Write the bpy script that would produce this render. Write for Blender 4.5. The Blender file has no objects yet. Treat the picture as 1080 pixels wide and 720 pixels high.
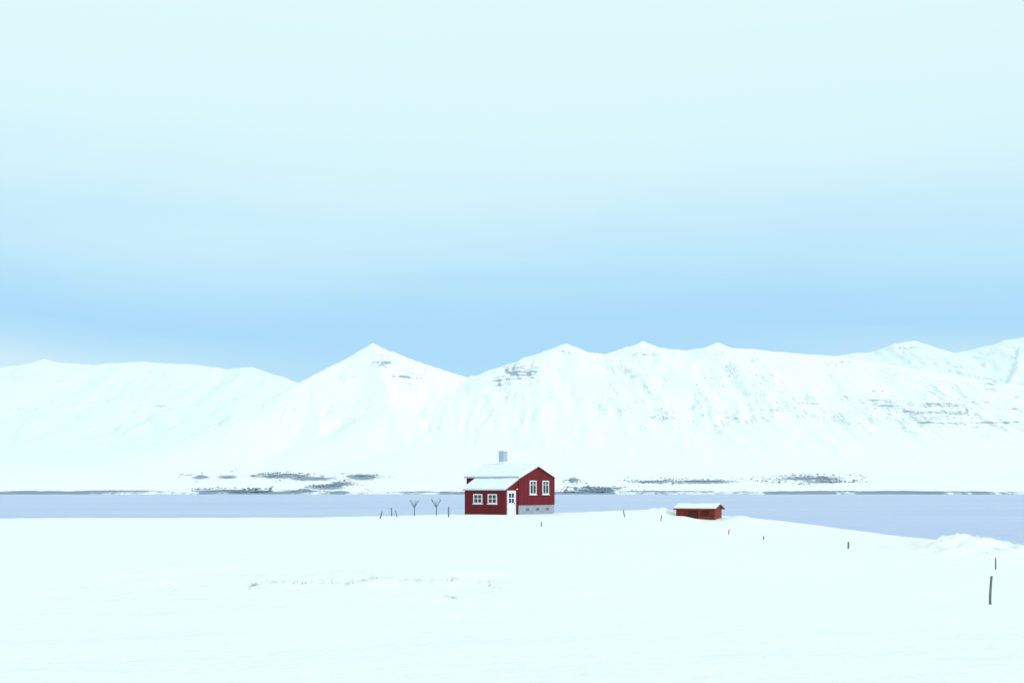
import bpy, bmesh, math, random
import numpy as np
from mathutils import Vector, Matrix
random.seed(7); np.random.seed(7)
scene = bpy.context.scene
COL = scene.collection
R = math.radians
F = 1200.0; HZ = 515.0; CZ = 2.25       # focal length in photo pixels, horizon row, eye height
SEA = CZ - 12.0

# ------------------------------------------------------------------ noise
def _h(i, j, s):
    n = (i*374761393 + j*668265263 + s*974634777) & 0x7fffffff
    n = ((n ^ (n >> 13)) * 1274126177) & 0x7fffffff
    return ((n ^ (n >> 16)) & 0xffff) / 65535.0
def vnoise(x, y, s=0):
    x = np.asarray(x, float); y = np.asarray(y, float)
    xf = np.floor(x); yf = np.floor(y)
    i = xf.astype(np.int64); j = yf.astype(np.int64)
    u = x-xf; v = y-yf
    u = u*u*u*(u*(u*6-15)+10); v = v*v*v*(v*(v*6-15)+10)
    a = _h(i, j, s); b = _h(i+1, j, s); c = _h(i, j+1, s); d = _h(i+1, j+1, s)
    return (a*(1-u)+b*u)*(1-v) + (c*(1-u)+d*u)*v
def fbm(x, y, s=0, o=4):
    t = 0; a = .5; n = 0
    for k in range(o):
        t = t + a*vnoise(x, y, s+k*17); n += a; a *= .5; x = x*2.03+11.3; y = y*2.03+5.7
    return t/n
def ridged(x, y, s=0): return 1-np.abs(2*vnoise(x, y, s)-1)
def sstep(a, b, x):
    t = np.clip((x-a)/(b-a), 0, 1); return t*t*(3-2*t)

# ------------------------------------------------------------------ materials
def new_mat(name):
    m = bpy.data.materials.new(name); m.use_nodes = True
    nt = m.node_tree; b = nt.nodes['Principled BSDF']
    return m, nt, b
def node(nt, t, **kw):
    n = nt.nodes.new(t)
    for k, v in kw.items(): setattr(n, k, v)
    return n
def mathn(nt, op, a, b=None, clamp=False):
    n = node(nt, 'ShaderNodeMath', operation=op); n.use_clamp = clamp
    for i, v in enumerate((a, b)):
        if v is None: continue
        if isinstance(v, (int, float)): n.inputs[i].default_value = v
        else: nt.links.new(v, n.inputs[i])
    return n.outputs[0]
def mixc(nt, fac, a, b):
    n = node(nt, 'ShaderNodeMix', data_type='RGBA')
    for sock, v in ((n.inputs[0], fac), (n.inputs[6], a), (n.inputs[7], b)):
        if isinstance(v, (int, float)): sock.default_value = v
        elif isinstance(v, tuple): sock.default_value = (*v, 1)
        else: nt.links.new(v, sock)
    return n.outputs[2]
def pos_noise(nt, scale, detail=4, rough=.55, obj=False, dist=0):
    tc = node(nt, 'ShaderNodeTexCoord') if obj else node(nt, 'ShaderNodeNewGeometry')
    mp = node(nt, 'ShaderNodeMapping'); mp.inputs['Scale'].default_value = scale
    nt.links.new(tc.outputs['Object' if obj else 'Position'], mp.inputs[0])
    nz = node(nt, 'ShaderNodeTexNoise'); nz.inputs['Scale'].default_value = 1
    nz.inputs['Detail'].default_value = detail; nz.inputs['Roughness'].default_value = rough
    nz.inputs['Distortion'].default_value = dist
    nt.links.new(mp.outputs[0], nz.inputs['Vector'])
    return nz.outputs[0]
def bump(nt, b, h, strength, dist):
    n = node(nt, 'ShaderNodeBump'); n.inputs['Strength'].default_value = strength; n.inputs['Distance'].default_value = dist
    nt.links.new(h, n.inputs['Height']); nt.links.new(n.outputs[0], b.inputs['Normal'])

SNOW = (.93, .94, .95)
def snow_mat(name='snow'):
    m, nt, b = new_mat(name)
    n1 = pos_noise(nt, (.35, .6, .5), 5, .6)
    n2 = pos_noise(nt, (6, 9, 6), 4, .6)
    n3 = pos_noise(nt, (.05, .08, .1), 3, .5)
    c = mixc(nt, mathn(nt, 'MULTIPLY_ADD', mathn(nt, 'ADD', n1, n3), .9, True), (.87, .92, .945), SNOW)
    nt.links.new(c, b.inputs['Base Color'])
    b.inputs['Roughness'].default_value = .7; b.inputs['Specular IOR Level'].default_value = .25
    h = mathn(nt, 'ADD', mathn(nt, 'MULTIPLY', n1, .3), mathn(nt, 'MULTIPLY', n2, .045))
    bump(nt, b, h, .8, 1.0)
    return m
def mountain_mat(name, rockc, k, base):
    # snow with thin broken strata where the 'rock' attribute allows, and thin painted lines for rock and shadow in the gullies
    m, nt, b = new_mat(name)
    at = node(nt, 'ShaderNodeAttribute', attribute_name='rock')
    stra = pos_noise(nt, (.0035, .0035, .095), 4, .6)
    brk = pos_noise(nt, (.06, .012, .07), 7, .75, dist=.3)
    f = mathn(nt, 'ADD', mathn(nt, 'MULTIPLY', stra, .75), mathn(nt, 'MULTIPLY', brk, .75))
    f = mathn(nt, 'ADD', f, mathn(nt, 'MULTIPLY', at.outputs['Fac'], .34))
    f = mathn(nt, 'MULTIPLY', mathn(nt, 'SUBTRACT', f, 1.0), 9.0, True)
    f = mathn(nt, 'MULTIPLY', f, k)  # rock colour thinned towards snow, distance haze painted in
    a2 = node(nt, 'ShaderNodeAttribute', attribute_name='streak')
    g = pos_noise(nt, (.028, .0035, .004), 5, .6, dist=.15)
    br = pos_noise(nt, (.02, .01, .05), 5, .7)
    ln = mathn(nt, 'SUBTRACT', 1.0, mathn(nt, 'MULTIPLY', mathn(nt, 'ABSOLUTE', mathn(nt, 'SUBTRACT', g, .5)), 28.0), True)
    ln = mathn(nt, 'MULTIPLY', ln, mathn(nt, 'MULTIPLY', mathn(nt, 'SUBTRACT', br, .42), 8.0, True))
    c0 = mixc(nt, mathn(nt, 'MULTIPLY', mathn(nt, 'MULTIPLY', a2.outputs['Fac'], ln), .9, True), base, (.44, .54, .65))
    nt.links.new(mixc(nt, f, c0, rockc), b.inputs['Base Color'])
    b.inputs['Roughness'].default_value = .85; b.inputs['Specular IOR Level'].default_value = .1
    return m
def coast_mat(name, scale, thr, rockc, k, gain, base=(.92, .94, .955)):
    m, nt, b = new_mat(name)
    at = node(nt, 'ShaderNodeAttribute', attribute_name='rock')
    n1 = pos_noise(nt, scale, 9, .76, dist=.25)
    n2 = pos_noise(nt, tuple(s*.23 for s in scale), 3, .5)
    f = mathn(nt, 'ADD', n1, mathn(nt, 'MULTIPLY', at.outputs['Fac'], .5))
    f = mathn(nt, 'ADD', f, mathn(nt, 'MULTIPLY', n2, .25))
    f = mathn(nt, 'MULTIPLY', mathn(nt, 'SUBTRACT', f, thr), gain, True)
    f = mathn(nt, 'MULTIPLY', f, k)
    nt.links.new(mixc(nt, f, base, rockc), b.inputs['Base Color'])
    b.inputs['Roughness'].default_value = .85; b.inputs['Specular IOR Level'].default_value = .1
    return m
def flat_mat(name, col, rough=.6, var=.18, scale=(3, 3, 3), metal=0, spec=.3, bmp=0):
    m, nt, b = new_mat(name)
    n = pos_noise(nt, scale, 5, .6, obj=True)
    c = mixc(nt, n, tuple(v*(1-var) for v in col), tuple(min(1, v*(1+var)) for v in col))
    nt.links.new(c, b.inputs['Base Color'])
    b.inputs['Roughness'].default_value = rough; b.inputs['Metallic'].default_value = metal
    b.inputs['Specular IOR Level'].default_value = spec
    if bmp: bump(nt, b, n, bmp, .02)
    return m
def board_mat(name, col, pitch=.16, axis=None):
    # vertical boarding: narrow grooves and each board slightly different
    m, nt, b = new_mat(name)
    tc = node(nt, 'ShaderNodeTexCoord'); sp = node(nt, 'ShaderNodeSeparateXYZ')
    nt.links.new(tc.outputs['Object'], sp.inputs[0])
    u = mathn(nt, 'DIVIDE', mathn(nt, 'ADD', sp.outputs[0], sp.outputs[1]) if axis is None else sp.outputs[axis], pitch)
    fr = mathn(nt, 'FRACT', u); fl = mathn(nt, 'FLOOR', u)
    wn = node(nt, 'ShaderNodeTexWhiteNoise', noise_dimensions='1D'); nt.links.new(fl, wn.inputs['W'])
    groove = mathn(nt, 'LESS_THAN', fr, .12)
    n = pos_noise(nt, (2, 2, .5), 5, .65, obj=True)
    v = mathn(nt, 'ADD', mathn(nt, 'MULTIPLY', wn.outputs[0], .45), mathn(nt, 'MULTIPLY', n, .7))
    c = mixc(nt, v, tuple(x*.62 for x in col), tuple(x*1.3 for x in col))
    c = mixc(nt, groove, c, tuple(x*.4 for x in col))
    nt.links.new(c, b.inputs['Base Color']); b.inputs['Roughness'].default_value = .65
    b.inputs['Specular IOR Level'].default_value = .2
    bump(nt, b, mathn(nt, 'SUBTRACT', 1.0, groove), .5, .015)
    return m

M = {}
M['snow'] = snow_mat()
M['mountain'] = mountain_mat('mountain_snow', (.24, .32, .44), .8, (.915, .94, .955))
M['mountain_hazed'] = mountain_mat('hazed_mountain_snow', (.34, .44, .56), .75, (.83, .895, .945))  # bluer, duller snow: haze of the rear ranges put into the colour
M['coast'] = coast_mat('coast_snow', (.06, .03, .16), .84, (.15, .21, .31), .85, 5.5)
M['red'] = board_mat('red_boards', (.175, .013, .020))
M['shedred'] = board_mat('shed_boards', (.26, .040, .024), .2)
M['white'] = flat_mat('white_paint', (.78, .80, .82), .5, .06)
M['roofmetal'] = flat_mat('roof_metal', (.45, .48, .51), .5, .15)
M['roofsnow'] = flat_mat('roof_snow', (.86, .90, .94), .8, .06, (2, 2, 2), spec=.15, bmp=.5)
M['concrete'] = flat_mat('concrete', (.34, .39, .46), .85, .45, (4, 4, 4), bmp=.3)
M['zinc'] = flat_mat('chimney_metal', (.42, .52, .62), .45, .12, (2, 2, 6))
M['glass'] = flat_mat('window_glass', (.03, .035, .045), .08, .2, spec=.5)
M['wood'] = flat_mat('weathered_wood', (.17, .175, .20), .9, .4, (20, 20, 4), bmp=.5)
M['redstick'] = flat_mat('red_marker_paint', (.42, .06, .03), .7, .3, (20, 20, 4))
M['bark'] = flat_mat('bark', (.17, .175, .20), .9, .4, (20, 20, 4))
M['darkwood'] = flat_mat('dark_wood', (.09, .022, .018), .85, .35, (12, 12, 3), bmp=.4)
M['vent'] = flat_mat('vent_grille', (.17, .19, .23), .7, .2)
M['iron'] = flat_mat('iron', (.06, .06, .065), .5, .2)
M['shrub'] = flat_mat('shrub', (.20, .26, .36), .95, .5, (.05, .05, .05), spec=.05)
M['grass'] = flat_mat('dry_grass', (.24, .23, .23), .9, .5, (2, 2, 2), spec=.1)
m, nt, b = new_mat('lamp_glow'); b.inputs['Base Color'].default_value = (.9, .5, .2, 1)
b.inputs['Emission Color'].default_value = (1, .38, .1, 1); b.inputs['Emission Strength'].default_value = 1.2; M['glow'] = m
# sea
m, nt, b = new_mat('sea_water')
w1 = pos_noise(nt, (.10, .30, .2), 6, .65); w2 = pos_noise(nt, (.003, .012, .02), 4, .55)
wf = mathn(nt, 'MULTIPLY_ADD', w2, 1.4); nt.nodes[-1].inputs[2].default_value = -.2
nt.nodes[-1].use_clamp = True
w3 = mathn(nt, 'ADD', mathn(nt, 'MULTIPLY', w1, .9), mathn(nt, 'MULTIPLY', wf, .5))
w3 = mathn(nt, 'SUBTRACT', w3, .20, True)
c = mixc(nt, w3, (.39, .48, .74), (.65, .73, .91)); nt.links.new(c, b.inputs['Base Color'])
b.inputs['Roughness'].default_value = .45; b.inputs['Specular IOR Level'].default_value = .22
b.inputs['IOR'].default_value = 1.33
bump(nt, b, w1, .8, 1.6); M['sea'] = m

# ------------------------------------------------------------------ object helpers
def tag(o, label=None, cat=None, group=None, kind=None):
    if label: o['label'] = label
    if cat: o['category'] = cat
    if group: o['group'] = group
    if kind: o['kind'] = kind
    return o
def empty(name, loc, rz=0, label=None, cat=None, group=None):
    o = bpy.data.objects.new(name, None); COL.objects.link(o); o.location = loc; o.rotation_euler = (0, 0, rz)
    o.empty_display_size = .3
    return tag(o, label, cat, group)
def obj(name, bm, mat, parent=None, smooth=False, bevel=0):
    if bevel:
        bmesh.ops.bevel(bm, geom=bm.edges[:], offset=bevel, segments=2, affect='EDGES', profile=.5)
    bmesh.ops.recalc_face_normals(bm, faces=bm.faces[:])
    me = bpy.data.meshes.new(name); bm.to_mesh(me); bm.free()
    me.materials.append(mat)
    if smooth: me.polygons.foreach_set('use_smooth', [True]*len(me.polygons))
    o = bpy.data.objects.new(name, me); COL.objects.link(o)
    if parent: o.parent = parent
    return o
def box(bm, x0, x1, y0, y1, z0, z1):
    vs = [bm.verts.new((x, y, z)) for x in (x0, x1) for y in (y0, y1) for z in (z0, z1)]
    for f in ((0,1,3,2), (4,6,7,5), (0,4,5,1), (2,3,7,6), (0,2,6,4), (1,5,7,3)):
        bm.faces.new([vs[i] for i in f])
    return bm
def B(*a): return box(bmesh.new(), *a)
def prism(bm, pts, x0, x1):      # (y,z) outline extruded along x
    a = [bm.verts.new((x0, y, z)) for y, z in pts]; c = [bm.verts.new((x1, y, z)) for y, z in pts]
    n = len(pts)
    bm.faces.new(a); bm.faces.new(c[::-1])
    for i in range(n): bm.faces.new((a[i], c[i], c[(i+1) % n], a[(i+1) % n]))
    return bm
def rod(bm, p, q, r0, r1, n=8, jit=0, K=4):
    p = Vector(p); q = Vector(q); d = (q-p).normalized()
    u = d.orthogonal().normalized(); v = d.cross(u)
    ring = []
    for k in range(K+1):
        t = k/K; c = p.lerp(q, t); r = r0+(r1-r0)*t
        c = c + (u*random.uniform(-1, 1)+v*random.uniform(-1, 1))*jit
        ring.append([bm.verts.new(c+(u*math.cos(2*math.pi*i/n)+v*math.sin(2*math.pi*i/n))*r*random.uniform(1-.15*(jit > 0), 1)) for i in range(n)])
    for k in range(K):
        for i in range(n):
            bm.faces.new((ring[k][i], ring[k][(i+1) % n], ring[k+1][(i+1) % n], ring[k+1][i]))
    bm.faces.new(ring[0][::-1]); bm.faces.new(ring[-1])
    return bm
def grid_obj(name, X, Y, Z, mat, rock=None, streak=None):
    ny, nx = X.shape
    v = np.stack([X, Y, Z], -1).reshape(-1, 3)
    idx = np.arange(nx*ny).reshape(ny, nx)
    f = np.stack([idx[:-1, :-1], idx[:-1, 1:], idx[1:, 1:], idx[1:, :-1]], -1).reshape(-1, 4)
    me = bpy.data.meshes.new(name); me.from_pydata(v.tolist(), [], f.tolist())
    me.polygons.foreach_set('use_smooth', [True]*len(me.polygons))
    for nm, ar in (('rock', rock), ('streak', streak)):
        if ar is None: continue
        a = me.attributes.new(nm, 'FLOAT', 'POINT'); a.data.foreach_set('value', ar.reshape(-1).astype(np.float32))
    me.materials.append(mat); me.update()
    o = bpy.data.objects.new(name, me); COL.objects.link(o)
    return o

# ------------------------------------------------------------------ near snowfield (surveyed points: bearing px, dip px, range)
P = []
def sp(px, py, Y): P.append(((px-540)/F*Y, Y, CZ-(py-HZ)/F*Y))
def wp(x, y, drop): P.append((x, y, CZ-drop))
for a in [(540,542.5,100),(500,542.5,97),(590,542,103),(0,547,115),(200,546,115),(400,544.5,110),(480,543,106),(620,541,112),(690,538,113),
          (737,548.5,104),(790,547,108),(765,561,90),(850,557,100),(950,569,86),(1080,584,72),(1000,577,72),
          (540,720,10),(540,600,27),(540,570,45),(560,553,75),(0,720,10),(0,600,27),(0,562,58),(250,565,52),(250,610,24),(300,551,85),
          (1080,720,10),(1044,637,34),(1050,601,52),(894,578,75),(850,602,45),(806,568,86),(800,650,18),(700,556,78),(660,545,97)]: sp(*a)
for a in [(0,2,1.62),(-15,0,1.6),(15,0,1.75),(0,-40,1.2),(-60,-30,1.2),(60,-30,3.2),(-120,0,1.6),(-120,70,2.6),(-130,120,4.0),
          (60,20,4.6),(90,30,8),(60,60,7),(75,85,10.5),(120,30,12.5),(110,-40,9),(150,60,16),
          (-150,190,10),(-60,170,7.5),(0,170,7.5),(40,150,8.8),(70,130,11),(-150,250,16),(0,235,14.5),(80,190,16),(-60,235,14.5),(-190,0,1.5),(-200,120,5)]: wp(*a)
P = np.array(P); PS = 50.0
def U(r2): return np.where(r2 > 1e-12, r2*np.log(np.maximum(r2, 1e-12)), 0)
n = len(P); q = P[:, :2]/PS
A = np.zeros((n+3, n+3)); A[:n, :n] = U(((q[:, None]-q[None])**2).sum(-1)) + np.eye(n)*2e-3
A[:n, n] = 1; A[:n, n+1:] = q; A[n, :n] = 1; A[n+1:, :n] = q.T
W = np.linalg.solve(A, np.concatenate([P[:, 2], np.zeros(3)]))
def ground(X, Y):
    X = np.asarray(X, float); Y = np.asarray(Y, float)
    z = W[n]+W[n+1]*X/PS+W[n+2]*Y/PS
    for k in range(n): z = z+W[k]*U((X/PS-q[k, 0])**2+(Y/PS-q[k, 1])**2)
    near = sstep(3, 25, np.abs(Y))
    z = z+(fbm(X*.09, Y*.14, 3, 4)-.5)*.26*near+(fbm(X*.5+Y*.15, Y*.8, 9, 3)-.5)*.06
    # lumpy drift along the edge of the bank at the right
    dr = np.exp(-((X-27.5)/6)**4-((Y-63)/4.0)**2)
    z = z+dr*(-.45+1.3*fbm(X*.6, Y*.8, 21, 4)+.6*ridged(X*1.0, Y*1.3, 23)+.6*(fbm(X*2.2, Y*2.6, 29, 3)-.5))
    mb = np.exp(-((X-14.0)/1.8)**2-((Y-108)/2.5)**2); z = z+mb*.75*fbm(X*.9, Y*.9, 33, 3)
    # wind scoured strip across the foreground
    sc = np.exp(-((Y-23)/4.5)**2)*sstep(-13, -5, X)*(1-sstep(-1, 4, X))
    z = z+sc*((ridged(X*.25, Y*.8, 41)-.5)*.16+(fbm(X*1.3, Y*2.2, 43, 3)-.5)*.28)
    hd = np.exp(-((X+1.5)/6)**2-((Y-101)/6)**2)
    z = z*(1-hd*.85)+hd*.85*(-.02)
    # snow banked against the shed
    z = z+.5*np.exp(-((X-21.0)/1.5)**2-((Y-104)/1.6)**2)+.30*np.exp(-((X-15.6)/1.2)**2-((Y-103.6)/1.2)**2)
    return z
def at_px(px, py):
    Y = np.linspace(6, 118, 2600); X = (px-540)/F*Y
    z = ground(X, Y); row = HZ-F*(z-CZ)/Y
    hit = row <= py
    k = np.argmax(hit) if hit.any() else np.argmin(np.abs(Y-102))    # over the crest: stand it at house distance
    return Vector((X[k], Y[k], z[k]))
def warp_axis(lo, hi, c, nn, s):
    a = np.linspace(math.asinh((lo-c)/s), math.asinh((hi-c)/s), nn); return c+s*np.sinh(a)
gx = warp_axis(-260, 190, 5, 540, 28); gy = np.concatenate([np.linspace(-80, 2, 30), np.linspace(2.3, 40, 200), np.linspace(40.3, 125, 360), np.linspace(126, 300, 60)])
GX, GY = np.meshgrid(gx, gy)
tag(grid_obj('snowfield', GX, GY, ground(GX, GY), M['snow']), 'smooth white snowfield in the foreground sloping down to the fjord', 'ground', kind='structure')

# ------------------------------------------------------------------ sea
bm = bmesh.new()
vs = [bm.verts.new(p) for p in ((-30000, -3000, SEA), (30000, -3000, SEA), (30000, 40000, SEA), (-30000, 40000, SEA))]; bm.faces.new(vs)
tag(obj('sea', bm, M['sea']), 'calm pale blue fjord water between the snowfield and the mountains', 'water', kind='structure')

# ------------------------------------------------------------------ far coast
YK = [2395, 2410, 2430, 2700, 3300, 4000, 4600, 9000]
PK = [522.5, 519.6, 518.4, 510.5, 498.5, 492, 488, 488]
def plain(Y):
    ZK = [CZ+(HZ-p)/F*y for p, y in zip(PK, YK)]; ZK[-1] = ZK[-2]
    return np.interp(Y, YK, ZK)
cx = np.concatenate([np.linspace(-7000, -2400, 200), np.linspace(-2390, 2400, 1000), np.linspace(2430, 7000, 200)])
cy = np.concatenate([np.linspace(2290, 2500, 80), np.linspace(2510, 3400, 130), np.linspace(3430, 4700, 30)])
CX, CY = np.meshgrid(cx, cy)
off = (fbm(CX*.004, CY*0+3, 50, 6)-.5)*190*sstep(2800, 2400, CY)
CZ_ = plain(CY-off)
CZ_ = np.where(CY-off < 2395, SEA-6, CZ_)+(fbm(CX*.006, CY*.01, 61, 5)-.5)*16*sstep(2420, 2600, CY)+(fbm(CX*.02, CY*.03, 62, 4)-.5)*5.0
patches = [(212,503,12,2.6),(240,503,12,2.2),(300,502,40,3.4),(330,504.5,34,2.8),(382,503,22,4.0),(345,513.5,24,3.4),(360,510,14,2.4),(240,517.5,44,2.0),(318,518,28,2.0),
           (120,517.8,60,1.5),(30,518,50,1.0),(605,506,8,3.4),(628,516.5,28,2.4),(690,508,26,1.8),(742,508,42,2.6),(855,504.5,40,2.8),(868,508,24,2.0),(870,518,70,1.0),(1000,518.5,90,1.0),(700,518,70,1.0),(455,518.5,60,.9)]
cpx = 540+F*CX/CY; cpy = HZ-F*(CZ_-CZ)/CY
rk = np.zeros_like(CX)
for px, py, a, b_ in patches:
    rk = np.maximum(rk, np.exp(-((cpx-px)/a)**2-((cpy-py)/b_)**2))
shore = .55+.75*sstep(.36, .62, fbm(CX*.014, CX*0, 77, 4))
rk = np.maximum(rk*1.0, shore*sstep(SEA+5.6, SEA+2.6, CZ_-4.5*fbm(CX*.03, CX*0, 78, 3)))
tag(grid_obj('far_coast', CX, CY, CZ_, M['coast'], rk), 'low snowy far shore with dark heath patches beneath the mountains', 'coast', kind='structure')
# low scrub on the far shore, one mass
bm = bmesh.new()
rng = random.Random(4)
for px, py, a, b_ in patches:
    if b_ < 1.55: continue
    for k in range(int(a*13)):
        Yg = np.interp(-(py+rng.gauss(0, b_*.65)), [-p for p in PK[:-1]], YK[:-1])
        Yg = max(2425, Yg)
        X = ((px+max(-1.9, min(1.9, rng.gauss(0, .75)))*a-540)/F)*Yg
        if float(fbm(X*.012, Yg*.004, 91, 3)) < .43: continue
        z = float(plain(Yg)); s = rng.uniform(1.2, 5); hh = rng.uniform(.4, 2.4)
        z += (float(fbm(X*.006, Yg*.01, 61, 5))-.5)*16*float(sstep(2420, 2600, Yg))
        top = bm.verts.new((X+rng.uniform(-1, 1), Yg, z+hh))
        ring = [bm.verts.new((X+math.cos(t*1.257)*s*rng.uniform(.7, 1.6), Yg+math.sin(t*1.257)*s, z+rng.uniform(-1.5, hh*.5))) for t in range(5)]
        for t in range(5): bm.faces.new((ring[t], ring[(t+1) % 5], top))
tag(obj('scrub', bm, M['shrub']), 'dark leafless scrub scattered over the far snowy shore', 'scrub', kind='stuff')

# ------------------------------------------------------------------ mountains
def rp(px, py, Y, L): return ((px-540)/F*Y, Y, CZ+(HZ-py)/F*Y, L)
def field(X, Y, lines, base=92, p=1.5, seed=0, wa=150, ga=45):
    wx = X+(fbm(X*.0022, Y*.0022, 70+seed, 4)-.5)*wa; wy = Y+(fbm(X*.0022, Y*.0022, 90+seed, 4)-.5)*wa
    Z = np.zeros_like(X); D = np.full_like(X, 1e4)
    for ln in lines:
        for (x0, y0, h0, l0), (x1, y1, h1, l1) in zip(ln[:-1], ln[1:]):
            dx, dy = x1-x0, y1-y0
            ux = X+(wx-X)*.15; uy = wy
            t = np.clip(((ux-x0)*dx+(uy-y0)*dy)/(dx*dx+dy*dy), 0, 1)
            d = np.hypot(ux-(x0+t*dx), uy-(y0+t*dy))
            h = h0+t*(h1-h0)-base; L = l0+t*(l1-l0)
            v = h*np.maximum(0, 1-d/L)**p
            up = v > Z; Z = np.where(up, v, Z); D = np.where(up, d, D)
    am = (1-np.exp(-D/160.0))*sstep(0, 180, Z)
    g = ridged(wx*.0060, Y*.0009, 5+seed)*.42+ridged(wx*.0135, Y*.0019, 6+seed)*.33+ridged(wx*.030, Y*.004, 8+seed)*.25
    Z = Z+(g-.66)*ga*am
    Z = Z+(fbm(X*.012, Y*.012, 12+seed, 4)-.5)*9*sstep(20, 120, Z)
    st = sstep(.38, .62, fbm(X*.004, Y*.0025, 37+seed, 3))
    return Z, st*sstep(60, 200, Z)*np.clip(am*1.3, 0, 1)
def spur(px, py, Y, px2, py2, Y2, L=700, k=.55):
    a = rp(px, py, Y, L); b = rp(px2, py2, Y2, L*k)
    mid = rp((px*.55+px2*.45)+random.uniform(-8, 8), py+(py2-py)*.52, Y+(Y2-Y)*.45, L*.8)
    return [a, mid, b]
regions = [(545,393,34,10,1.15),(528,403,18,6,1.0),(165,428,26,4,1.05),(30,432,24,8,.75),(697,440,26,3.5,1.1),(985,434,85,16,1.02),(1045,405,18,12,1.0),(930,425,30,18,.88),(1075,432,30,12,.9),
           (830,428,50,14,.66),(405,382,18,9,.72),(600,372,24,6,.7),(680,372,30,7,.68),(880,382,40,8,.7),(650,400,60,10,.55),(100,388,70,4,.6),(300,420,30,12,.45),(760,372,26,5,.7),(960,366,30,5,.75),(740,405,70,14,.55),(430,398,26,12,.6),(1010,447,90,6,.92),(860,450,60,6,.66),(365,400,22,14,.45)]
def mountain(x0, x1, nx, y0, y1, ny, lines, seed, label, p=1.5, wa=150, ga=45, mat='mountain'):
    X, Y = np.meshgrid(np.linspace(x0, x1, nx), np.linspace(y0, y1, ny))
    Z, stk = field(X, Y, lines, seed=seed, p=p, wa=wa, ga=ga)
    e = np.minimum(1, np.minimum(X-x0, x1-X)/500.0)      # run out at the ends
    Z = plain(Y)-14+Z*sstep(0, 1, e)
    px = 540+F*X/Y; py = HZ-F*(Z-CZ)/Y
    r = np.zeros_like(X)
    for a, b_, w, h, s in regions: r = np.maximum(r, s*np.exp(-((px-a)/w)**2-((py-b_)/h)**2))
    gx_ = np.gradient(Z, axis=0)/((y1-y0)/ny); gz = np.gradient(Z, axis=1)/((x1-x0)/nx)
    st = np.hypot(gx_, gz)
    r = r*(.7+.5*sstep(.25, .7, st))+.10*sstep(.55, 1.2, st)
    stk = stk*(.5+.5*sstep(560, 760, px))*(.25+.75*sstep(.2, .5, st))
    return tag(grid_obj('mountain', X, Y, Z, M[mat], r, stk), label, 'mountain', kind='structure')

left = [rp(*a, 6800, 2700) for a in [(-700,400),(-420,384),(-250,392),(-100,384),(0,387),(22,384),(45,377.5),(62,381),(100,384.5),(150,381),(200,384),(240,389),(266,386.5),(292,395),(318,404),(370,425),(440,455)]]
L1 = [left] + [spur(45,379,6800, 20,474,4700, 900), spur(150,382,6800,120,472,4800,900), spur(266,387,6800,215,474,4900,800), spur(100,385,6800,70,468,5000,600), spur(205,384,6800,175,470,5000,600), spur(-100,384,6800,-60,474,4800,900), spur(-300,390,6800,-280,474,4700,900)]
mountain(-7200, 500, 600, 3700, 8200, 200, L1, 1, 'long flat-topped snowy mountain farthest left across the fjord', 1.5, 130, 40, 'mountain_hazed')

c1 = [rp(150,500,3900,400), rp(230,462,4250,520), rp(280,431,4500,640), rp(320,403.5,4720,760), rp(350,385,4860,850), rp(375,373,4950,920), rp(393,361.5,5000,960),
      rp(404,367,5030,1000), rp(430,377,5080,1100), rp(470,391,5150,1150), rp(500,399.5,5250,1150), rp(525,412,5400,1100)]
L2 = [c1, spur(393,362,5000, 440,486,3700,900), spur(430,377,5080, 480,486,3900,700), spur(470,391,5150,515,488,4000,600), spur(355,384,4870,330,488,3850,620)]
mountain(-2600, 900, 520, 3200, 6900, 220, L2, 2, 'pointed pyramid-shaped snowy peak left of the red house across the fjord', 1.12, 60, 22)

c2 = [rp(*a, 5200, 1900) for a in [(470,428),(495,405),(512,394),(530,386),(560,377),(580,368.5),(597,361.5),(614,370),(640,372),(664,364),(679,359),(694,366),(720,369.5),(744,367),(755,361.5),(770,367),(800,369),(850,373.5),(885,376),(930,384),(980,392),(1040,402),(1120,412),(1300,440)]]
c2[0] = (*c2[0][:3], 900); c2[1] = (*c2[1][:3], 1000); c2[2] = (*c2[2][:3], 1300)
L3 = [c2, spur(597,363,5200, 545,470,3900,800), spur(560,377,5200,505,470,4100,600), spur(640,372,5200,625,482,3800,700), spur(679,361,5200,690,480,3700,900), spur(720,369,5200,740,480,3750,600),
      spur(755,363,5200,790,480,3700,800), spur(800,369,5200,845,480,3700,700), spur(850,373,5200,900,480,3750,800), spur(885,376,5200,960,478,3750,800), spur(930,384,5200,1020,478,3750,700), spur(980,392,5200,1090,478,3750,800), spur(1060,404,5200,1180,480,3750,800)]
mountain(-800, 4300, 760, 3100, 7100, 230, L3, 3, 'broad snowy mountain with many ribs behind and right of the red house', 1.45, 110, 44)

c3 = [rp(*a, 6900, 2600) for a in [(760,400),(830,385),(890,373),(920,370.5),(944,361),(965,358.5),(985,364),(1008,371),(1025,368),(1042,363.5),(1060,358),(1080,355),(1130,352),(1200,358),(1300,352),(1420,370),(1600,390)]]
L4 = [c3, spur(950,360,6900,1000,436,5400,900), spur(1080,356,6900,1060,446,5200,900), spur(1042,364,6900,1040,436,5500,600), spur(1200,358,6900,1150,450,5000,1000), spur(1300,352,6900,1300,450,5000,1000)]
mountain(700, 7600, 560, 4000, 8300, 200, L4, 4, 'higher snowy mountain farthest right rising behind the ribbed one', 1.5, 130, 40, 'mountain_hazed')

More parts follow.
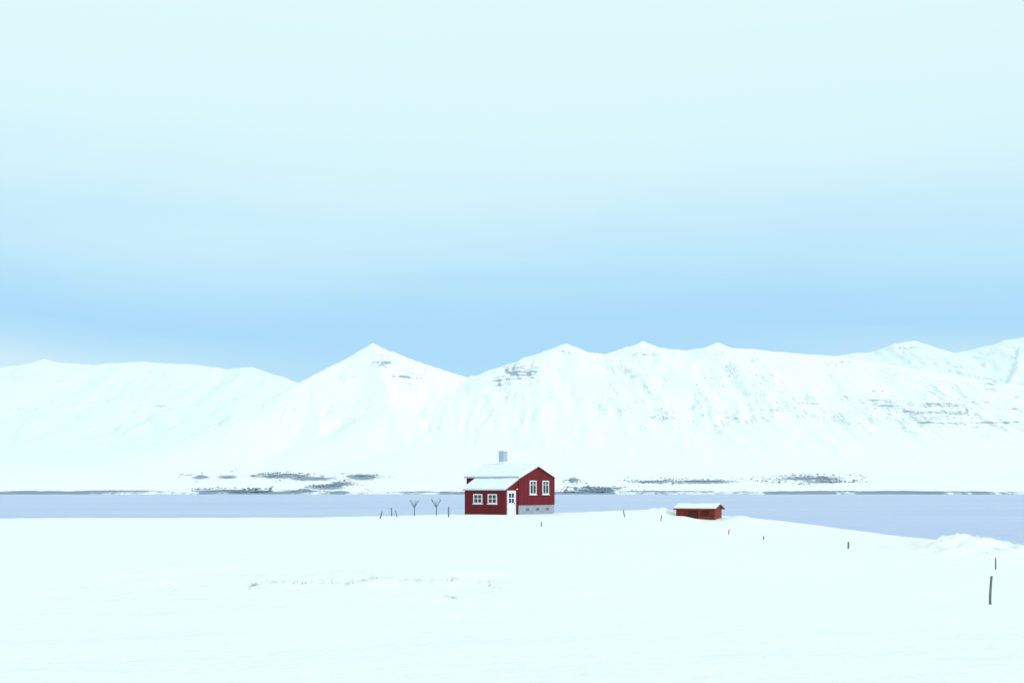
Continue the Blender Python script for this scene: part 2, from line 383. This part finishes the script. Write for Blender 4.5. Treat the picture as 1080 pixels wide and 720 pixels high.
# ------------------------------------------------------------------ house
def snow_obj(bm, parent, amp=.04, cuts=7):
    # roof snow: softened edges and an uneven top
    bmesh.ops.bevel(bm, geom=bm.edges[:], offset=.04, segments=2, affect='EDGES', profile=.5)
    bmesh.ops.recalc_face_normals(bm, faces=bm.faces[:])
    up = [f for f in bm.faces if f.normal.z > .5]
    es = {e for f in up for e in f.edges if e.calc_length() > .4}
    bmesh.ops.subdivide_edges(bm, edges=list(es), cuts=cuts, use_grid_fill=True)
    for v in bm.verts:
        if any(f.normal.z > .5 for f in v.link_faces):
            v.co.z += (float(fbm(v.co.x*1.3+3, v.co.y*1.3, 55, 3))-.5)*2*amp
    return obj('roof_snow', bm, M['roofsnow'], parent, smooth=False)
TH = R(38)
hp = Vector(((547-540)/F*100, 100, 0))
house = empty('house', hp, -TH, 'small two-part red timber house with snowy roofs, white windows and a metal chimney', 'house')
L, Wd, D, LX = 6.0, 5.4, 1.78, 4.7
EV, RG = 3.28, 4.33
obj('wall', prism(bmesh.new(), [(0, .78), (Wd, .78), (Wd, EV), (Wd/2, RG), (0, EV)], -L, 0), M['red'], house)
fd = obj('foundation', B(-L+.03, -.03, .03, Wd-.03, -.6, .777), M['concrete'], house)
for y in (1.1, 2.6, 4.1):
    obj('vent', B(-.029, -.012, y, y+.45, .28, .52), M['vent'], fd)
obj('annex_wall', prism(bmesh.new(), [(-D, -.6), (-.003, -.6), (-.003, 3.02), (-D, 2.16)], -LX, -.05), M['red'], house)
def slab(y0, z0, y1, z1, t, x0, x1):
    return prism(bmesh.new(), [(y0, z0), (y1, z1), (y1, z1+t), (y0, z0+t)], x0, x1)
sl = (RG-EV)/(Wd/2); oh = .22
def gable_roof(t0, t1, o, x0, x1):
    e = EV-o*sl
    return prism(bmesh.new(), [(-o, e+t0), (Wd/2, RG+t0), (Wd+o, e+t0), (Wd+o, e+t1), (Wd/2, RG+t1), (-o, e+t1)], x0, x1)
rf = obj('roof', gable_roof(.004, .09, oh, -L-.15, .15), M['roofmetal'], house)
snow_obj(gable_roof(.094, .25, oh+.01, -L-.16, .155), rf)
e = EV-oh*sl
brd = bmesh.new()
prism(brd, [(-oh, e-.10), (Wd/2, RG-.10), (Wd+oh, e-.10), (Wd+oh, e+.09), (Wd/2, RG+.09), (-oh, e+.09)], .152, .19)
obj('bargeboard', brd, M['white'], rf)
ar = obj('annex_roof', slab(-D-.20, 2.085, -.004, 3.04, .07, -LX-.12, .05), M['roofmetal'], house)
snow_obj(slab(-D-.22, 2.15, -.006, 3.114, .16, -LX-.13, .06), ar)
# chimney: square sheet-metal stack with a collar and a cap
ch = obj('chimney', B(-4.2, -3.6, 2.42, 2.98, 4.2, 5.62), M['zinc'], rf, bevel=.03)
obj('collar', B(-4.3, -3.5, 2.32, 3.08, 4.3, 4.72), M['roofsnow'], rf, bevel=.03)
obj('chimney_cap', B(-4.26, -3.54, 2.36, 3.04, 5.623, 5.76), M['white'], rf, bevel=.02)
def window(par, face, u, z0, w, h, bars, off):
    # face 'x': on a wall looking along +x (u runs along y); face 'y': looking along -y (u runs along x)
    def bb(bm, u0, u1, a, b2, d0, d1):
        if face == 'x': box(bm, off+d0, off+d1, u0, u1, a, b2)
        else: box(bm, u0, u1, off-d1, off-d0, a, b2)
    u0, u1 = u-w/2, u+w/2; t = .10
    f = bmesh.new()
    bb(f, u0, u0+t, z0, z0+h, .002, .07); bb(f, u1-t, u1, z0, z0+h, .002, .07)
    bb(f, u0+t, u1-t, z0, z0+t, .002, .07); bb(f, u0+t, u1-t, z0+h-t, z0+h, .002, .07)
    wo = obj('window', f, M['white'], par)
    g = bmesh.new(); bb(g, u0+t, u1-t, z0+t, z0+h-t, .004, .02); obj('pane', g, M['glass'], wo)
    b_ = bmesh.new()
    bb(b_, u-.035, u+.035, z0+t, z0+h-t, .022, .062)
    if bars == 'cross':
        zc = z0+h*.52
        bb(b_, u0+t, u-.036, zc-.03, zc+.03, .022, .06); bb(b_, u+.036, u1-t, zc-.03, zc+.03, .022, .06)
    else:
        zc = z0+h*.7
        bb(b_, u0+t, u-.036, zc-.025, zc+.025, .022, .06); bb(b_, u+.036, u1-t, zc-.025, zc+.025, .022, .06)
    obj('glazing_bar', b_, M['white'], wo)
    s = bmesh.new(); bb(s, u0-.06, u1+.06, z0-.06, z0-.003, .002, .12); obj('sill', s, M['roofsnow'], wo)
window(house, 'x', 2.05, 1.72, .98, 1.25, 'tee', 0)
window(house, 'x', 3.95, 1.72, .98, 1.25, 'tee', 0)
window(house, 'y', -3.15, .92, 1.02, .86, 'cross', -D)
window(house, 'y', -1.5, .92, 1.02, .86, 'cross', -D)
# door in the end of the annex: white, with two glazed lights in its upper half
dx = -.05
d_ = bmesh.new(); y0, y1 = -1.62, -.42; ym = (y0+y1)/2
box(d_, dx+.002, dx+.07, y0, y0+.1, -.2, 2.08); box(d_, dx+.002, dx+.07, y1-.1, y1, -.2, 2.08); box(d_, dx+.002, dx+.07, y0+.1, y1-.1, 1.98, 2.08)
box(d_, dx+.002, dx+.045, y0+.1, y1-.1, -.2, 1.0); box(d_, dx+.002, dx+.045, y0+.1, y0+.24, 1.0, 1.98); box(d_, dx+.002, dx+.045, y1-.24, y1-.1, 1.0, 1.98)
box(d_, dx+.002, dx+.045, y0+.24, y1-.24, 1.84, 1.98); box(d_, dx+.002, dx+.045, ym-.04, ym+.04, 1.0, 1.84)
box(d_, dx+.002, dx+.045, y0+.24, ym-.04, 1.38, 1.46); box(d_, dx+.002, dx+.045, ym+.04, y1-.24, 1.38, 1.46)
do = obj('door', d_, M['white'], house)
for a, c in ((y0+.242, ym-.042), (ym+.042, y1-.242)):
    obj('pane', B(dx+.004, dx+.03, a, c, 1.002, 1.378), M['glass'], do)
    obj('pane', B(dx+.004, dx+.03, a, c, 1.462, 1.838), M['glass'], do)
obj('handle', B(dx+.046, dx+.1, y1-.22, y1-.12, .94, .99), M['iron'], do)
lamp = obj('wall_lamp', B(dx+.002, dx+.06, -.36, -.22, 2.1, 2.3), M['iron'], house)
bm = bmesh.new(); bmesh.ops.create_icosphere(bm, subdivisions=2, radius=.06, matrix=Matrix.Translation((dx+.12, -.29, 2.2)))
obj('bulb', bm, M['glow'], lamp, smooth=True)

# ------------------------------------------------------------------ shed
s0 = at_px(754, 548)
shed = empty('shed', (s0.x, s0.y, s0.z), -R(24), 'low red-brown wooden shed half sunk in snow right of the house', 'shed')
SL, SW = 3.65, 2.6
obj('wall', prism(bmesh.new(), [(0, -.8), (SW, -.8), (SW, .98), (SW/2, 1.3), (0, .98)], -SL, 0), M['shedred'], shed)
ss = .32/(SW/2)
def sroof(t0, t1, o, x0, x1):
    return prism(bmesh.new(), [(-o, .98-o*ss+t0), (SW/2, 1.3+t0), (SW+o, .98-o*ss+t0), (SW+o, .98-o*ss+t1), (SW/2, 1.3+t1), (-o, .98-o*ss+t1)], x0, x1)
srf = obj('roof', sroof(.004, .10, .3, -SL-.2, .25), M['shedred'], shed)
snow_obj(sroof(.104, .20, .27, -SL-.18, .14), srf, .05)
sd = bmesh.new()
box(sd, -2.5, -1.6, -.05, -.002, -.3, .78)
so = obj('door', sd, M['darkwood'], shed)
obj('handle', B(-1.78, -1.7, -.09, -.052, .3, .42), M['iron'], so)
bt = bmesh.new(); box(bt, -3.5, -2.52, -.04, -.002, .35, .43); obj('batten', bt, M['darkwood'], shed)
bt = bmesh.new(); box(bt, -1.58, -.05, -.04, -.002, .35, .43); obj('batten', bt, M['darkwood'], shed)
bt = B(-1.25, -.55, -.045, -.002, .46, .80); obj('hatch', bt, M['darkwood'], shed)

# ------------------------------------------------------------------ posts
def post(px, py, hpx, r, lean, label, group='old posts poking out of the snow', mat='wood'):
    p = at_px(px, py); h = hpx*p.y/F
    bm = bmesh.new(); rod(bm, (0, 0, -.5), (lean*h, random.uniform(-.1, .1)*h, h), r*1.05, r*.85, 8, .012)
    o = obj('post', bm, M[mat]); o.location = p
    return tag(o, label, 'post', group)
post(1044, 637, 30, .045, .02, 'tallest grey wooden post, nearest the camera at the right edge')
post(1050, 600, 12, .04, .0, 'short grey post just beyond the tallest post at the right')
post(894, 578, 7, .065, .1, 'dark post stub on the slope between the shed and the right-hand posts')
post(806, 569, 4, .05, -.2, 'small dark post stub second to the right of the shed')
post(768, 563, 5, .05, .2, 'small red marker stub just below the right corner of the shed', mat='redstick')
post(571, 555, 5, .04, .0, 'thin short stick in the snow below the house gable')
post(660, 545, 8, .055, -.35, 'dark post leaning left midway between the house and the shed')
post(696, 549, 6, .05, .3, 'thin leaning stick in the snow just left of the shed')
post(399, 547, 8, .055, .5, 'leftmost stick of the row, leaning right, left of the house')
post(413, 544, 9, .06, .0, 'upright dark stick second from the left of the row')
post(420, 545, 7, .045, -.4, 'thin stick leaning left beside the leftmost bare shrub')
post(473, 545, 11, .06, .02, 'grey upright pole close to the left wall of the house')
def shrub(px, py, seed, label):
    p = at_px(px, py); rg = random.Random(seed)
    t = empty('bare_shrub', p, R(rg.uniform(-12, 12)), label, 'shrub', 'leafless shrubs left of the house')
    obj('trunk', rod(bmesh.new(), (0, 0, -.4), (rg.uniform(-.04, .04), 0, .72), .055, .04, 8, .012), M['bark'], t)
    bm = bmesh.new()
    for s in (-1, 1):
        a = Vector((0, 0, .68)); c = Vector((s*.20, rg.uniform(-.08, .08), 1.0)); e_ = Vector((s*.42, rg.uniform(-.1, .1), 1.34))
        rod(bm, a, c, .034, .026, 6, .01, 3); rod(bm, c, e_, .026, .010, 6, .01, 3)
        for k in range(14):
            f = c.lerp(e_, rg.uniform(0, .9)) if k > 4 else a.lerp(c, rg.uniform(.3, 1))
            rod(bm, f, f+Vector((s*rg.uniform(-.22, .16), rg.uniform(-.15, .15), rg.uniform(.12, .36))), .012, .005, 5, .006, 3)
    for k in range(5): rod(bm, (0, 0, .7), (rg.uniform(-.2, .2), rg.uniform(-.2, .2), rg.uniform(1.05, 1.36)), .018, .006, 5, .008, 3)
    obj('branches', bm, M['bark'], t)
shrub(437, 543.5, 5, 'small leafless Y-shaped shrub farther left of the two beside the house')
shrub(460, 543.5, 8, 'small leafless Y-shaped shrub nearer the house of the two')

# ------------------------------------------------------------------ dry grass tips in the foreground
bm = bmesh.new(); rng = random.Random(11)
spots = [(268,617,10,4),(277,618,3,4),(300,612,4,18),(330,613,5,16),(352,614,7,14),(378,613,6,12),(395,608,10,4),(430,611,6,18),(462,611,8,12),(478,629,6,7),(510,614,4,14),(530,618,3,12),(1000,575,8,20),(1050,580,8,20)]
for px, py, nb, sp_ in spots:
    for k in range(nb):
        p = at_px(px+rng.gauss(0, .6)*sp_, py+rng.gauss(0, 1.4))
        for j in range(rng.choice((2, 3, 5))):
            a = rng.uniform(0, 6.28); h = rng.uniform(.01, .045); l = rng.uniform(.03, .12)
            w = Vector((math.cos(a+1.57), math.sin(a+1.57), 0))*.006
            t = p+Vector((math.cos(a)*l, math.sin(a)*l, h)); q0 = p+Vector((rng.uniform(-.1, .1), rng.uniform(-.1, .1), -.02))
            bm.faces.new([bm.verts.new(q0-w), bm.verts.new(q0+w), bm.verts.new(t)])
tag(obj('grass', bm, M['grass']), 'dry grass tips poking through the foreground snow', 'grass', kind='stuff')

# ------------------------------------------------------------------ light
sd_ = Vector((.66, -.64, .48)).normalized()
el = math.asin(sd_.z); rot = math.atan2(sd_.x, sd_.y)
sun = bpy.data.lights.new('sun', 'SUN'); sun.energy = 1.15; sun.angle = R(14); sun.color = (1, .90, .82)
so_ = bpy.data.objects.new('sun', sun); COL.objects.link(so_); so_.rotation_euler = sd_.to_track_quat('Z', 'Y').to_euler()
wld = bpy.data.worlds.new('World'); scene.world = wld; wld.use_nodes = True
nt = wld.node_tree; bg = nt.nodes['Background']
sky = node(nt, 'ShaderNodeTexSky'); sky.sky_type = 'NISHITA'; sky.sun_disc = False; sky.sun_elevation = el; sky.sun_rotation = rot
tc = node(nt, 'ShaderNodeTexCoord'); sx = node(nt, 'ShaderNodeSeparateXYZ'); nt.links.new(tc.outputs['Generated'], sx.inputs[0])
def sky_noise(sc_, det):
    mp = node(nt, 'ShaderNodeMapping'); mp.inputs['Scale'].default_value = sc_; nt.links.new(tc.outputs['Generated'], mp.inputs[0])
    nz = node(nt, 'ShaderNodeTexNoise'); nz.inputs['Scale'].default_value = 1; nz.inputs['Detail'].default_value = det
    nt.links.new(mp.outputs[0], nz.inputs['Vector']); return nz.outputs[0]
n1 = sky_noise((1.8, 1.8, 6), 4); n2 = sky_noise((2.5, 2.5, 34), 3)
zz = mathn(nt, 'ADD', sx.outputs[2], mathn(nt, 'MULTIPLY', mathn(nt, 'SUBTRACT', n1, .5), .10))
zz = mathn(nt, 'ADD', zz, mathn(nt, 'MULTIPLY', mathn(nt, 'SUBTRACT', n2, .5), .035))
rp_ = node(nt, 'ShaderNodeValToRGB'); nt.links.new(zz, rp_.inputs[0])
def lin(c): return tuple(((v/255+.055)/1.055)**2.4 for v in c)+(1,)
stops = [(0, (200, 236, 251)), (.085, (180, 226, 252)), (.125, (172, 221, 252)), (.165, (176, 223, 252)), (.20, (192, 233, 253)), (.245, (210, 243, 254)), (.30, (221, 250, 254)), (.42, (228, 253, 254)), (1, (231, 253, 254))]
el_ = rp_.color_ramp.elements
while len(el_) < len(stops): el_.new(.5)
for e_, (p_, c_) in zip(el_, stops): e_.position = p_; e_.color = lin(c_)
rp_.color_ramp.interpolation = 'B_SPLINE'
# thin pale cloud low over the mountains, away from the middle
ax = mathn(nt, 'ABSOLUTE', sx.outputs[0])
side = mathn(nt, 'MULTIPLY', mathn(nt, 'SUBTRACT', ax, .12), 3.6, True)
low = mathn(nt, 'MULTIPLY', mathn(nt, 'SUBTRACT', .145, zz), 24.0, True)
cl = mixc(nt, mathn(nt, 'MULTIPLY', mathn(nt, 'MULTIPLY', side, low), .8), rp_.outputs[0], lin((214, 241, 251))[:3])
# overcast deck (in background-strength units) over the clear sky
sc = node(nt, 'ShaderNodeVectorMath', operation='SCALE'); nt.links.new(cl, sc.inputs[0]); sc.inputs['Scale'].default_value = 10.0
mx = mixc(nt, .975, sky.outputs[0], sc.outputs[0])
nt.links.new(mx, bg.inputs['Color']); bg.inputs['Strength'].default_value = .1

# ------------------------------------------------------------------ camera
cam = bpy.data.cameras.new('camera'); cam.lens = 40; cam.sensor_width = 36; cam.clip_start = .1; cam.clip_end = 60000
cam.shift_y = (HZ-360)/1080
co = bpy.data.objects.new('camera', cam); COL.objects.link(co); co.location = (0, 0, CZ); co.rotation_euler = (R(90), 0, 0)
scene.camera = co
scene.view_settings.view_transform = 'Standard'; scene.view_settings.look = 'None'; scene.view_settings.exposure = 0
